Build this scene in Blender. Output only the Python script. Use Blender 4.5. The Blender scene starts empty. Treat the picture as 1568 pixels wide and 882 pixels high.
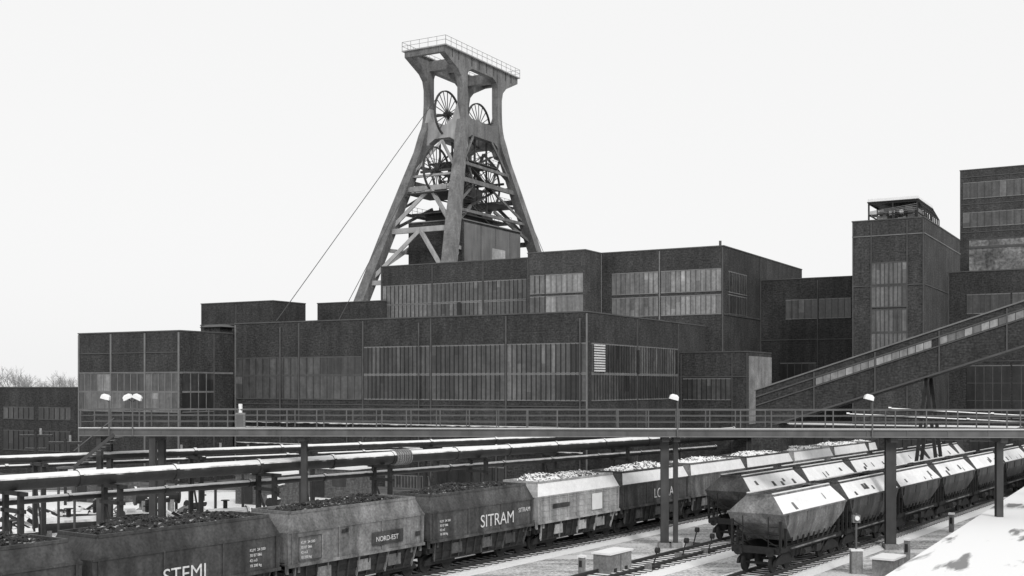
import bpy, bmesh, math, random
from mathutils import Vector, Matrix
random.seed(7)
scene=bpy.context.scene
F=1800.0; EYE=10.0
# ------------------------------------------------------------------ materials
def mat(name, base, var=0.35, scale=3.0, rough=0.8, streak=0.0, fine=0.0, metal=0.0, bump=0.0, snow=0.0, spec=0.3, hcourse=0.0, fs=9.0):
    m=bpy.data.materials.new(name); m.use_nodes=True
    nt=m.node_tree; N=nt.nodes; L=nt.links
    b=N['Principled BSDF']; b.inputs['Roughness'].default_value=rough; b.inputs['Metallic'].default_value=metal
    b.inputs['Specular IOR Level'].default_value=spec
    tc=N.new('ShaderNodeTexCoord')
    def noise(sc,det=4,vs=(1,1,1)):
        mp=N.new('ShaderNodeMapping'); mp.inputs['Scale'].default_value=vs
        L.new(tc.outputs['Object'],mp.inputs['Vector'])
        n=N.new('ShaderNodeTexNoise'); n.inputs['Scale'].default_value=sc; n.inputs['Detail'].default_value=det
        L.new(mp.outputs[0],n.inputs['Vector']); return n.outputs['Fac']
    def math_(op,a,bv):
        q=N.new('ShaderNodeMath'); q.operation=op
        for i,x in enumerate((a,bv)):
            if isinstance(x,(int,float)): q.inputs[i].default_value=x
            else: L.new(x,q.inputs[i])
        return q.outputs[0]
    def factor(src,amt):
        return math_('ADD',math_('MULTIPLY',math_('SUBTRACT',src,0.5),amt*3.0),1.0)
    n1=noise(scale,5)
    v=math_('MULTIPLY',factor(n1,var),base)
    if streak: v=math_('MULTIPLY',v,factor(noise(1.6,4,(1,1,0.12)),streak))
    if hcourse: v=math_('MULTIPLY',v,factor(noise(2.2,3,(0.8,0.8,4.0)),hcourse))
    if fine: v=math_('MULTIPLY',v,factor(noise(fs,3),fine))
    v=math_('MAXIMUM',v,base*0.25)
    if snow:
        g=N.new('ShaderNodeNewGeometry'); sx=N.new('ShaderNodeSeparateXYZ'); L.new(g.outputs['Normal'],sx.inputs[0])
        up=math_('SUBTRACT',math_('ADD',sx.outputs['Z'],math_('MULTIPLY',n1,0.5)),1.0-snow+0.25)
        up=math_('MULTIPLY',up,6.0); c=N.new('ShaderNodeClamp'); L.new(up,c.inputs['Value'])
        mx=N.new('ShaderNodeMix'); mx.data_type='FLOAT'
        L.new(c.outputs[0],mx.inputs[0]); L.new(v,mx.inputs[2]); mx.inputs[3].default_value=0.8
        v=mx.outputs[0]
    L.new(v,b.inputs['Base Color'])
    if bump:
        bp=N.new('ShaderNodeBump'); bp.inputs['Strength'].default_value=bump; bp.inputs['Distance'].default_value=0.1
        L.new(noise(scale*3,5),bp.inputs['Height']); L.new(bp.outputs[0],b.inputs['Normal'])
    return m
M={}
M['brick']=mat('brick_dark',0.042,0.4,0.35,0.9,streak=0.35,fine=0.75,hcourse=0.6,bump=0.3,fs=5.5)
M['brick2']=mat('brick_mid',0.05,0.4,0.4,0.9,streak=0.4,fine=0.75,hcourse=0.6,bump=0.3,fs=5.5)
M['brick3']=mat('brick_pale',0.10,0.35,0.4,0.9,streak=0.35,fine=0.6,hcourse=0.45,fs=5)
M['frame']=mat('steel_frame_painted',0.17,0.3,1.0,0.6)
M['frame2']=mat('coping',0.085,0.3,1,0.7)
M['framedark']=mat('steel_frame_dark',0.022,0.3,1.0,0.6)
for i,vv in enumerate((0.025,0.045,0.075,0.13,0.20,0.30)):
    M['g%d'%i]=mat('window_glass_%d'%i,vv,0.35,0.8,0.35,streak=0.6,spec=0.5,fine=0.3,fs=3)
M['roof']=mat('roof_felt_snow',0.06,0.4,0.8,0.9,snow=0.55)
M['concrete']=mat('concrete_stained',0.22,0.6,0.5,0.9,streak=0.3,fine=0.4)
M['stained']=mat('concrete_blotched',0.17,1.0,0.35,0.9,streak=0.2,fine=0.9,fs=2.5)
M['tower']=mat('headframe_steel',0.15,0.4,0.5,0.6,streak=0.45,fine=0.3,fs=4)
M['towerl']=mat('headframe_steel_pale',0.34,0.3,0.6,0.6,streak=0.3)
M['towerd']=mat('headframe_steel_dark',0.06,0.3,0.6,0.7,streak=0.3)
M['cable']=mat('steel_cable',0.06,0.1,1,0.6)
M['steeld']=mat('steel_dark',0.024,0.4,2,0.6,fine=0.3)
M['steelsnow']=mat('pipe_steel_snow',0.026,0.4,1.2,0.55,fine=0.3,snow=0.66)
M['bridge']=mat('bridge_steel',0.11,0.3,1,0.6,streak=0.3)
M['bridged']=mat('bridge_column_steel',0.055,0.4,1,0.6,streak=0.4)
M['snow']=mat('snow',0.8,0.06,0.6,0.7,bump=0.3,fine=0.05)
M['white']=mat('white_enamel',0.8,0.1,2,0.4)
M['coal']=mat('coal',0.024,0.5,3,0.6,fine=0.9,bump=0.6,snow=0.05)
M['coalsnow']=mat('coal_snow_covered',0.12,0.8,2.5,0.8,fine=0.9,fs=6,snow=0.46)
M['w_dark']=mat('wagon_paint_dark',0.05,0.6,0.9,0.6,streak=0.9,fine=0.5)
M['w_mid']=mat('wagon_paint_mid',0.155,0.6,0.9,0.6,streak=0.85,fine=0.5)
M['w_dm']=mat('wagon_paint_darkmid',0.07,0.6,0.9,0.6,streak=0.9,fine=0.5)
M['w_light']=mat('wagon_paint_light',0.34,0.4,0.9,0.6,streak=0.7,fine=0.3)
M['w_under']=mat('wagon_underframe',0.018,0.4,2,0.7,fine=0.4)
M['w_low']=mat('wagon_lower_panels',0.032,0.5,1.5,0.7,fine=0.4,streak=0.5)
M['w_snow']=mat('wagon_slope_snow',0.83,0.14,1.3,0.7,fine=0.1)
M['letter']=mat('letter_white',0.62,0.2,3,0.6,fine=0.3)
M['sleeper']=mat('sleeper_wood',0.05,0.4,2,0.9,snow=0.35)
M['rail']=mat('rail_steel',0.05,0.3,2,0.4,metal=0.3)
M['ballast']=mat('ballast',0.2,0.9,2.2,0.9,fine=0.9,bump=0.8,snow=0.42)
M['yard']=mat('yard_gravel',0.12,1.0,0.5,0.9,fine=0.9,bump=0.5)
M['bark_haze']=mat('twigs_hazy',0.30,0.2,0.3,0.9)  # lighter grey puts distance haze into the twig colour
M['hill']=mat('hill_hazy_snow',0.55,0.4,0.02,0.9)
M['concd']=mat('cladding_panels',0.15,0.25,0.5,0.8,streak=0.3,fine=0.2)
def ground_mat(name,p0,p1,dark,light):
    m=bpy.data.materials.new(name); m.use_nodes=True
    nt=m.node_tree;N=nt.nodes;L=nt.links;b=N['Principled BSDF'];b.inputs['Roughness'].default_value=0.9
    tc=N.new('ShaderNodeTexCoord')
    mp=N.new('ShaderNodeMapping'); mp.inputs['Rotation'].default_value=(0,0,math.radians(-55)); mp.inputs['Scale'].default_value=(0.25,1,1)
    L.new(tc.outputs['Object'],mp.inputs[0])
    a=N.new('ShaderNodeTexNoise');a.inputs['Scale'].default_value=0.5;a.inputs['Detail'].default_value=6;a.inputs['Roughness'].default_value=0.65;L.new(mp.outputs[0],a.inputs['Vector'])
    c=N.new('ShaderNodeTexNoise');c.inputs['Scale'].default_value=5;c.inputs['Detail'].default_value=5;c.inputs['Roughness'].default_value=0.75;L.new(tc.outputs['Object'],c.inputs['Vector'])
    mx=N.new('ShaderNodeMath');mx.operation='ADD';L.new(a.outputs['Fac'],mx.inputs[0]);L.new(c.outputs['Fac'],mx.inputs[1])
    r=N.new('ShaderNodeValToRGB')
    h=N.new('ShaderNodeMath');h.operation='MULTIPLY';h.inputs[1].default_value=0.5;L.new(mx.outputs[0],h.inputs[0]);L.new(h.outputs[0],r.inputs['Fac'])
    e=r.color_ramp.elements;e[0].position=p0;e[0].color=(dark,dark,dark,1);e[1].position=p1;e[1].color=(light,light,light,1)
    L.new(r.outputs[0],b.inputs['Base Color'])
    bp=N.new('ShaderNodeBump');bp.inputs['Strength'].default_value=0.5;bp.inputs['Distance'].default_value=0.1;L.new(c.outputs['Fac'],bp.inputs['Height']);L.new(bp.outputs[0],b.inputs['Normal'])
    return m
M['ground']=ground_mat('ground_snow_gravel',0.40,0.54,0.09,0.72)
M['snowfield']=ground_mat('snow_patchy',0.36,0.43,0.10,0.80)
# ------------------------------------------------------------------ mesh builder
class MB:
    def __init__(s): s.v=[];s.f=[];s.m=[];s.mats=[]
    def mi(s,k):
        if k not in s.mats: s.mats.append(k)
        return s.mats.index(k)
    def add(s,vs,fs,k):
        o=len(s.v); s.v+= [tuple(p) for p in vs]; i=s.mi(k)
        for f in fs: s.f.append(tuple(o+j for j in f)); s.m.append(i)
    def box(s,x0,x1,y0,y1,z0,z1,k):
        vs=[(x0,y0,z0),(x1,y0,z0),(x1,y1,z0),(x0,y1,z0),(x0,y0,z1),(x1,y0,z1),(x1,y1,z1),(x0,y1,z1)]
        s.add(vs,[(0,3,2,1),(4,5,6,7),(0,1,5,4),(1,2,6,5),(2,3,7,6),(3,0,4,7)],k)
    def loft(s,secs,k,cap=True):
        n=len(secs[0]);base=len(s.v); s.v+=[tuple(p) for q in secs for p in q]; i_=s.mi(k)
        for a in range(len(secs)-1):
            for i in range(n):
                s.f.append((base+a*n+i,base+a*n+(i+1)%n,base+(a+1)*n+(i+1)%n,base+(a+1)*n+i)); s.m.append(i_)
        if cap:
            s.f.append(tuple(base+i for i in reversed(range(n)))); s.m.append(i_)
            s.f.append(tuple(base+(len(secs)-1)*n+i for i in range(n))); s.m.append(i_)
    def beam(s,a,b,w,h,k):
        a=Vector(a);b=Vector(b);d=(b-a)
        if d.length<1e-6:return
        d.normalize(); up=Vector((0,0,1))
        if abs(d.z)>0.95: up=Vector((0,1,0))
        r=d.cross(up).normalized();u=r.cross(d).normalized()
        q=lambda p:[p+r*w/2+u*h/2,p-r*w/2+u*h/2,p-r*w/2-u*h/2,p+r*w/2-u*h/2]
        s.loft([q(a),q(b)],k)
    def cyl(s,a,b,r,k,n=12,r2=None):
        a=Vector(a);b=Vector(b);d=(b-a).normalized();up=Vector((0,0,1))
        if abs(d.z)>0.95: up=Vector((0,1,0))
        x=d.cross(up).normalized();y=x.cross(d).normalized(); r2=r if r2 is None else r2
        q=lambda p,r_:[p+x*r_*math.cos(2*math.pi*i/n)+y*r_*math.sin(2*math.pi*i/n) for i in range(n)]
        s.loft([q(a,r),q(b,r2)],k)
    def extr(s,poly,axis,c0,c1,k):
        f=(lambda p,c:(c,p[0],p[1])) if axis=='x' else (lambda p,c:(p[0],c,p[1]))
        s.loft([[f(p,c0) for p in poly],[f(p,c1) for p in poly]],k)
    def obj(s,name,parent=None,loc=None,rotz=None,smooth=False):
        me=bpy.data.meshes.new(name); me.from_pydata(s.v,[],s.f)
        for k in s.mats: me.materials.append(M[k])
        me.polygons.foreach_set('material_index',s.m)
        bm=bmesh.new();bm.from_mesh(me);bmesh.ops.recalc_face_normals(bm,faces=bm.faces);bm.to_mesh(me);bm.free()
        if smooth: me.polygons.foreach_set('use_smooth',[True]*len(me.polygons))
        o=bpy.data.objects.new(name,me); scene.collection.objects.link(o)
        if parent: o.parent=parent
        if loc: o.location=loc
        if rotz is not None: o.rotation_euler=(0,0,rotz)
        return o
def empty(name,loc=(0,0,0),rotz=0):
    o=bpy.data.objects.new(name,None);scene.collection.objects.link(o);o.location=loc;o.rotation_euler=(0,0,rotz);o.empty_display_size=1;return o
# ------------------------------------------------------------------ site grid
T=0.57; c_=1/math.sqrt(1+T*T)
U=Vector((T*c_,c_)); V=Vector((-c_,T*c_)); ROT=math.atan2(-V.y,-V.x)
def k_(px): return (px-784)/F
def at(px,D): return Vector((k_(px)*D,D))
def along(P,d,px):
    k=k_(px); return (k*P.y-P.x)/(d.x-k*d.y)
def zat(y,D): return EYE+(590-y)*D/F
class Bld:
    def __init__(s,name,P,top,L,W,wall='brick',base=0.0,roof=True):
        s.P=P;s.L=L;s.W=W;s.top=top
        s.e=empty(name,(P.x,P.y,0),ROT)
        s.w=MB(); s.w.box(-L,0,0,W,base,top,wall)
        s.fr=MB()
        if roof:
            s.fr.box(-L-0.06,0.06,-0.06,0.3,top,top+0.12,'frame2')
            s.fr.box(-0.24,0.06,0.3,W,top,top+0.12,'frame2')
            s.fr.box(-L-0.06,-L+0.3,0.3,W,top,top+0.12,'frame2')
            s.w.box(-L+0.3,-0.24,0.3,W,top,top+0.05,'roof')
        s.g=MB()
    def sF(s,px): return along(s.P,V,px)
    def sR(s,px): return along(s.P,U,px)
    def zF(s,y,px): return zat(y,(s.P+V*s.sF(px)).y)
    def zR(s,y,px): return zat(y,(s.P+U*s.sR(px)).y)
    def pan(s,mb,face,s0,s1,z0,z1,out,k,th=0.03):
        if face=='F': mb.box(-s1,-s0,-out,-out+th,z0,z1,k)
        else: mb.box(out-th,out,s0,s1,z0,z1,k)
    def vline(s,face,ss,z0,z1,w=0.14,k='frame'): s.pan(s.fr,face,ss-w/2,ss+w/2,z0,z1,0.09,k,0.12)
    def hline(s,face,s0,s1,z,w=0.12,k='frame'): s.pan(s.fr,face,s0,s1,z-w/2,z+w/2,0.07,k,0.1)
    def win(s,face,s0,s1,z0,z1,tones,pw=0.5,mull='framedark',border='frame',bw=0.12,hm=0):
        n=max(1,int(round((s1-s0)/pw))); w=(s1-s0)/n
        t=random.choice(tones)
        for i in range(n):
            if random.random()<0.35: t=random.choice(tones)
            a=s0+i*w
            if random.random()<0.07:
                zc=z0+(z1-z0)*random.choice((0.33,0.5,0.66)); t2=max(0,min(5,t+random.choice((-1,1))))
                s.pan(s.g,face,a,a+w,z0,zc,0.04,'g%d'%t); s.pan(s.g,face,a,a+w,zc,z1,0.04,'g%d'%t2)
            else: s.pan(s.g,face,a,a+w,z0,z1,0.04,'g%d'%t)
            if i: s.pan(s.fr,face,a-0.045,a+0.045,z0,z1,0.075,mull,0.05)
        for j in range(hm):
            zz=z0+(z1-z0)*(j+1)/(hm+1); s.pan(s.fr,face,s0,s1,zz-0.04,zz+0.04,0.07,mull,0.04)
        s.hline(face,s0,s1,z0,bw,border); s.hline(face,s0,s1,z1,bw,border)
    def done(s):
        s.w.obj('walls',s.e)
        if s.fr.v: s.fr.obj('steel_frames',s.e)
        if s.g.v: s.g.obj('windows',s.e)
# ---- front hall
P1=at(900,105.0); b=Bld('coal_washing_hall',P1,zat(478,105),along(P1,V,360),30,'brick')
bays=[900,775,660,556,458,360]; S=[b.sF(p) for p in bays]
zt=b.zF(527,775);zm=b.zF(573,775);zb=b.zF(614,775)
for i,ss in enumerate(S): b.vline('F',min(max(ss,0.08),b.L-0.08),0.3,b.top-0.1,0.14,'frame' if i in(0,5) else 'frame2')
for i in range(3):
    for (a0,a1) in ((zm,zt),(zb,zm)):
        b.win('F',S[i]+0.15,S[i+1]-0.15,a0+0.08,a1-0.05,[1,1,2,2,2,3,0] if i<2 else [1,1,2,2],0.5)
for i in (3,4):
    zt2=zt-0.9
    for (a0,a1) in ((zm,zt2),(zb,zm)):
        b.win('F',S[i]+0.15,S[i+1]-0.15,a0+0.05,a1-0.05,[2,2,1] ,0.9,border='frame2',mull='g1')
b.hline('F',0,b.L,b.zF(655,775),0.12,'frame2'); b.hline('F',0,b.L,b.zF(622,775),0.08,'frame2')
for px0,px1,y0,y1,t in ((590,660,727,768,[3,3,4]),(668,772,712,745,[0,0,1]),(480,556,735,768,[2,2]),(380,450,705,735,[0,1])):
    b.win('F',b.sF(px1),b.sF(px0),b.zF(y1,px0),b.zF(y0,px0),t,0.35 if t[0]==3 else 1.2)
for z_,r_ in ((6.1,0.12),(5.6,0.08),(3.9,0.1)): b.fr.cyl((-b.L+0.5,-0.35,z_),(-0.3,-0.35,z_),r_,'steelsnow',8)
for i in range(14):
    x=-1.5-i*2.9; b.fr.box(x-0.08,x+0.08,-0.55,0,5.3,5.45,'steeld')
    if i%3==0: b.fr.cyl((x+0.8,-0.18,0),(x+0.8,-0.18,b.top-0.5 if i%6==0 else 6),0.07,'frame2',8)
s1,s2,s3=b.sR(903),b.sR(975),b.sR(1038)
for (a,c) in ((s1,s2),(s2,s3)):
    b.vline('R',c,0.3,b.top-0.1,0.14,'frame2')
    b.win('R',a+0.3,c-0.15,zm+0.08,zt-0.05,[1,2,2,3],0.6)
    b.win('R',a+0.3,c-0.15,zb+0.08,zm-0.05,[1,1,2],0.6)
lz0,lz1=zm+0.15,zt-0.1
sa,sb=b.sR(908),b.sR(924)
b.pan(b.g,'R',sa,sb,lz0,lz1,0.1,'g0',0.05)
for j in range(11):
    z=lz0+(lz1-lz0)*(j+0.3)/11; b.pan(b.fr,'R',sa,sb,z,z+0.14,0.2,'letter',0.1)
b.pan(b.g,'R',b.sR(974),b.sR(978),zm+0.1,zt-0.4,0.12,'steeld',0.02)
b.done(); hall=b
# ---- glazed annex left
Pm=P1+V*along(P1,V,357); s=-along(Pm,U,275); P2=Pm-U*s
b=Bld('glazed_annex_building',P2,zat(507,P2.y),along(P2,V,120),s-0.05,'brick')
SS=[b.sF(p) for p in (275,222,170,120)]
zt=b.zF(571,222); zb=b.zF(631,222); zq=b.zF(600,222)
for ss in SS: b.vline('F',min(max(ss,0.1),b.L-0.1),0.3,b.top-0.1,0.18)
for i in range(3):
    for (a0,a1) in ((zb,zq),(zq,zt)):
        b.win('F',SS[i]+0.12,SS[i+1]-0.12,a0+0.04,a1-0.04,[1,2,2,3] if i<2 else [2,3,4],1.0,mull='frame',bw=0.1)
b.hline('F',0,b.L,b.zF(571,222),0.2); b.hline('F',0,b.L,b.zF(540,222),0.08,'frame2')
sr0,sr1=b.sR(279),b.sR(327)
for (a0,a1) in ((zb,zq),(zq,zt)): b.win('R',sr0,sr1,a0+0.04,a1-0.04,[0,0,1],1.0,mull='frame',bw=0.1)
b.vline('R',sr1,0.3,b.top-0.1,0.12,'frame2'); b.hline('R',0,b.W,zt,0.2)
b.done()
Q=at(334,135); o=empty('roof_ventilator',(Q.x,Q.y,zat(512,135)),ROT); m=MB(); m.box(-1.2,1.2,-1,1,0,0.7,'brick2'); m.loft([[(-1.7,-1.3,.8),(1.7,-1.3,.8),(1.7,1.3,.8),(-1.7,1.3,.8)],[(-1,-.6,1.1),(1,-.6,1.1),(1,.6,1.1),(-1,.6,1.1)]],'frame2'); m.box(-1.6,1.6,-1.2,1.2,.7,.8,'steeld'); m.obj('hood',o)
b=Bld('link_building',at(366,136),zat(497,136),6,8,'brick2'); b.done()
# ---- rear blocks
P3=at(418,150); b=Bld('boiler_annex_block',P3,zat(461,150),along(P3,V,308),along(P3,U,468),'brick')
b.vline('F',b.L*0.5,5,b.top-0.2,0.1,'frame2'); b.hline('F',0,b.L,b.top-2.8,0.08,'frame2'); b.hline('R',0,b.W,b.top-2.8,0.08,'frame2'); b.done()
P4=at(585,150); b=Bld('winding_engine_house',P4,zat(461,150),along(P4,V,486),9,'brick'); b.done()
# ---- B7
P7=at(1108,130); b=Bld('screening_plant_hall',P7,zat(377,130),along(P7,V,921),along(P7,U,1228),'brick')
for a,c in ((1106,1011),(1009,936)):
    for y0,y1 in ((414,447),(453,482)):
        b.win('F',b.sF(a)+0.1,b.sF(c)-0.1,b.zF(y1,1050),b.zF(y0,1050),[3,4,4,3] ,0.6,mull='g2')
b.vline('F',b.sF(1010),10,b.top-0.1,0.12,'frame');b.vline('F',0.1,10,b.top-0.1,0.14,'frame2')
for y0,y1 in ((418,449),(453,482)):
    b.win('R',b.sR(1115),b.sR(1143),b.zR(y1,1125),b.zR(y0,1125),[1,2,2],0.6)
b.vline('R',b.sR(1165)-0.2,2,b.top-0.1,0.12,'frame2')
b.hline('R',0.1,b.sR(1165),b.zR(483,1125),0.2,'g2')
b.fr.cyl((-0.6,0.6,b.top),(-0.6,0.6,b.top+0.7),0.15,'frame2',8)
b.done(); B7=b
Pq=P7+V*along(P7,V,921); s=-along(Pq,U,896); P6=Pq-U*s
b=Bld('stair_bay_block',P6,zat(383,P6.y),along(P6,V,808),s-0.02,'brick2')
for y0,y1 in ((420,448),(453,481)):
    b.win('F',b.sF(893),b.sF(836),b.zF(y1,865),b.zF(y0,865),[4,4,3],0.7,mull='g3')
    b.win('F',b.sF(834),b.sF(812),b.zF(y1,865),b.zF(y0,865),[2,3],0.7)
b.done()
P5=at(814,140.5); b=Bld('sorting_hall',P5,zat(395,140.5),along(P5,V,583),6,'brick')
SS=[b.sF(p) for p in (808,740,662,585)]
for ss in SS: b.vline('F',min(ss,b.L-0.1),12,b.top-0.1,0.1,'frame2')
for i in range(3):
    for y0,y1 in ((433,462),(464,488)):
        b.win('F',SS[i]+0.15,SS[i+1]-0.15,b.zF(y1,700),b.zF(y0,700),[2,2,3,2] if i<2 else [3,2,3,3],0.6)
b.pan(b.g,'F',b.sF(706),b.sF(701),b.zF(485,700),b.zF(463,700),0.13,'steeld',0.02)
b.done()
Pc=P7+U*along(P7,U,1165); L8=along(Pc,-V,1308); P8=Pc-V*L8
b=Bld('connecting_wing',P8,zat(430,Pc.y),L8,10,'brick')
z=lambda y:b.zF(y,1230)
b.win('F',b.sF(1303),b.sF(1254),z(488),z(459),[1,2,2,1],0.7,mull='frame2')
b.win('F',b.sF(1252),b.sF(1203),z(488),z(459),[2,3,2,2],0.7,mull='g1')
b.win('F',b.sF(1250),b.sF(1195),z(600),z(556),[0,1,1],0.8,mull='frame2')
b.hline('F',0,b.L,z(520),0.1,'frame2'); b.vline('F',b.sF(1252),3,b.top-.2,0.1,'frame2')
b.done()
P9=at(1415,122); b=Bld('bunker_tower',P9,zat(333,122),along(P9,V,1305),along(P9,U,1470),'brick2')
zf=lambda y:b.zF(y,1360)
for y0,y1 in ((402,435),(438,470),(474,508),(510,548)):
    b.win('F',b.sF(1388),b.sF(1335),zf(y1),zf(y0),[3,3,3,2],0.42,mull='g1',border='frame2')
for p in (1414,1389,1334,1306): b.vline('F',min(max(b.sF(p),0.08),b.L-0.08),3,b.top-0.1,0.1,'frame2')
b.hline('F',0,b.L,zf(360),0.1,'frame');b.hline('F',0,b.L,zf(437),0.1,'frame2');b.hline('R',0,b.W,zf(360),0.1,'frame')
b.hline('R',0,b.sR(1452),zf(437),0.1,'frame2'); b.vline('R',b.sR(1452)-0.1,3,b.top-3,0.12,'frame2')
b.done(); B9=b
e=empty('rooftop_cooling_station',(P9.x,P9.y,B9.top),ROT); m=MB()
x0,x1,y0,y1=-5.9,-0.9,1.2,9.5
for x in (x0,(x0+x1)/2,x1):
    for y in (y0,(y0+y1)/2,y1): m.beam((x,y,0),(x,y,2.1),0.16,0.16,'steeld')
for z in (0.8,2.0):
    for y in (y0,y1): m.beam((x0,y,z),(x1,y,z),0.1,0.12,'steeld')
    for x in (x0,x1): m.beam((x,y0,z),(x,y1,z),0.1,0.12,'steeld')
m.box(x0-0.15,x1+0.15,y0-0.15,y1+0.1,2.1,2.2,'steeld'); m.box(x0-0.1,x1+0.1,y0-0.12,y1,2.2,2.5,'snow')
m.box(x0+.9,x1-.3,y0+1.2,y1-.8,0.05,1.5,'concrete')
for i in range(10): m.beam((x0+.9+i*.42,y0+1.12,0.1),(x0+.9+i*.42,y0+1.12,1.5),.08,.08,'steeld')
for i in range(22):
    x=random.uniform(x0+.2,x1-.8); y=random.uniform(y0+.1,y0+.9); z_=random.uniform(.1,1.2); m.box(x,x+random.uniform(.2,.7),y,y+0.3,z_,z_+random.uniform(.1,.5),random.choice(['frame','concrete','steeld','bridge','snow']))
for i in range(4): m.beam((x0,y0-0.06,0.9+0.08*i),(x1,y0-0.06,1.1+0.2*i),0.05,0.05,'frame')
for i in range(9):
    y=y0+i*(y1-y0)/8; m.beam((x1+.1,y,2.1),(x1+0.75,y,0.9),0.12,0.12,'steeld'); m.beam((x1+0.75,y,0.9),(x1+0.75,y,0.1),0.12,0.12,'steeld')
m.beam((x1+.75,y0,.9),(x1+.75,y1,.9),.1,.1,'steeld'); m.beam((x1+.45,y0,1.5),(x1+.45,y1,1.5),.08,.08,'steeld')
m.obj('fans_and_frame',e)
Pd=P9+U*along(P9,U,1452); b=Bld('coking_wing',Pd-V*26,zat(418,Pd.y),26,12,'brick')
zf=lambda y:b.zF(y,1500)
for i in range(5):
    a=b.L-2.0-i*4.8; b.win('F',a-4.6,a,zf(480),zf(451),[2,1,2,2],0.7,mull='frame2')
    b.win('F',a-4.6,a,zf(640),zf(560),[0,1,0],0.9,hm=2,mull='frame2')
b.hline('F',0,b.L,zf(553),0.1,'frame2')
b.done()
P11=at(1470,170)-V*26
b=Bld('coal_tower_block',P11,zat(262,170),26,18,'brick2')
zf=lambda y:b.zF(y,1500)
for y0,y1 in ((279,303),(325,347)):
    b.win('F',0.1,b.L-0.4,zf(y1),zf(y0),[2,2,3,2],1.0,mull='g1')
for y0 in (270,312,355): b.hline('F',0,b.L,zf(y0),0.1,'frame2')
b.done()
P12=at(1484,158)-V*24
b=Bld('concrete_bunker_base',P12,zat(368,158),24,10,'stained'); b.hline('F',0,b.L,b.top-1.0,0.3,'frame2'); b.done()
Pe=P1+U*along(P1,U,1041); Le=along(Pe,-V,1146); Ps=Pe-V*Le
b=Bld('transfer_house',Ps,zat(539,Ps.y),Le,along(Ps,U,1181),'brick2')
zf=lambda y:b.zF(y,1090)
for p in (1144,1121,1043): b.vline('F',b.sF(p),0.3,b.top-0.1,0.1,'frame2')
b.win('F',b.sF(1119),b.sF(1046),zf(612),zf(580),[1,1,2],0.5); b.hline('F',0,b.L,zf(577),0.1,'frame2')
b.w.box(0.0,0.05,0.1,b.W,6,b.top-0.4,'concrete')
b.done()
P0=at(118,128); b=Bld('low_workshop',P0,zat(594,128),60,12,'brick')
zf=lambda y:b.zF(y,60)
for i in range(8): b.win('F',1+i*6,6.2+i*6,zf(642),zf(624),[2,1,1],0.8,border='frame2')
for i in range(8): b.win('F',1+i*6,6.2+i*6,zf(690),zf(660),[0,0,1],0.8,border='frame2')
b.done()
P13=at(1560,112); b=Bld('yard_shed',P13,5.8,34,8,'brick')
for i in range(8): b.win('F',1+i*4,4.4+i*4,2.2,4.6,[0,0,1],0.8,border='frame2')
b.done()
# ------------------------------------------------------------------ conveyor bridge
S0=at(1157,101); e=empty('inclined_conveyor_bridge',(S0.x,S0.y,0),ROT); m=MB()
Lc=46; sl=(zat(463,90.5)-9.5)/21.2; H=3.5
def hexa(mb,x0,x1,y0,y1,f0,f1,k):
    mb.loft([[(x0,y0,f0(x0)),(x0,y1,f0(x0)),(x0,y1,f1(x0)),(x0,y0,f1(x0))],[(x1,y0,f0(x1)),(x1,y1,f0(x1)),(x1,y1,f1(x1)),(x1,y0,f1(x1))]],k)
top=lambda x:9.55+sl*x
hexa(m,0,Lc,0,2.8,lambda x:top(x)-H,top,'brick')
hexa(m,-0.1,Lc,-0.12,2.92,top,lambda x:top(x)+0.12,'frame')
hexa(m,0,Lc,-0.1,-0.0,lambda x:top(x)-0.62,lambda x:top(x)-0.5,'frame2')
hexa(m,0,Lc,-0.1,-0.0,lambda x:top(x)-1.35,lambda x:top(x)-1.25,'frame2')
hexa(m,0,Lc,-0.1,-0.0,lambda x:top(x)-H,lambda x:top(x)-H+.15,'frame2')
x=5.2
while x<Lc-1:
    w=0.62; t=random.choice(['g4','g5','g3','g4','g5'])
    hexa(m,x,x+w*0.93,-0.05,0.0,lambda q:top(q)-1.22,lambda q:top(q)-0.65,t); x+=w
    if random.random()<0.04: x+=0.6
for x in range(5,46,5): hexa(m,x,x+0.1,-0.09,0.0,lambda q:top(q)-H,lambda q:top(q)-0.1,'frame2')
for xs in (14,32):
    for y in (0.3,2.5): m.beam((xs-1.2,y,0),(xs,y,top(xs)-H),0.25,0.25,'steeld'); m.beam((xs+1.2,y,0),(xs,y,top(xs)-H),0.25,0.25,'steeld')
m.box(-0.3,2.0,-0.2,3.0,0,top(0)-H+0.6,'brick')
m.obj('gallery_body',e)
# ------------------------------------------------------------------ headframe
O=Vector((-6.95,168.2)); e=empty('winding_headframe_tower',(O.x,O.y,0),ROT)
m=MB()
ZK=46.0
def legc(z):
    d=max(0,ZK-z); e1=0.42*d; e2=0.16*d
    t=(49.5-z)
    if 0<t<7: e1=0.42*t*t/14.0; e2=0.16*t*t/14.0
    return 4.7+e1,2.8+e2
for sy in (-1,1):
    for sx in (-1,1):
        secs=[]
        for z in [0,8,16,24,32,38,42.5,44,45,46,47,48,49.5,52,55.0]:
            y,x=legc(z); wy=0.58 if z>46 else 0.62+0.18*min(1,(46-z)/12); wx=0.5 if z>46 else 0.52+0.25*min(1,(46-z)/12)
            if z in(44,45): wy=0.85
            secs.append([(sx*x-wx,sy*y-wy,z),(sx*x+wx,sy*y-wy,z),(sx*x+wx,sy*y+wy,z),(sx*x-wx,sy*y+wy,z)])
        m.loft(secs,'tower')
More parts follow.
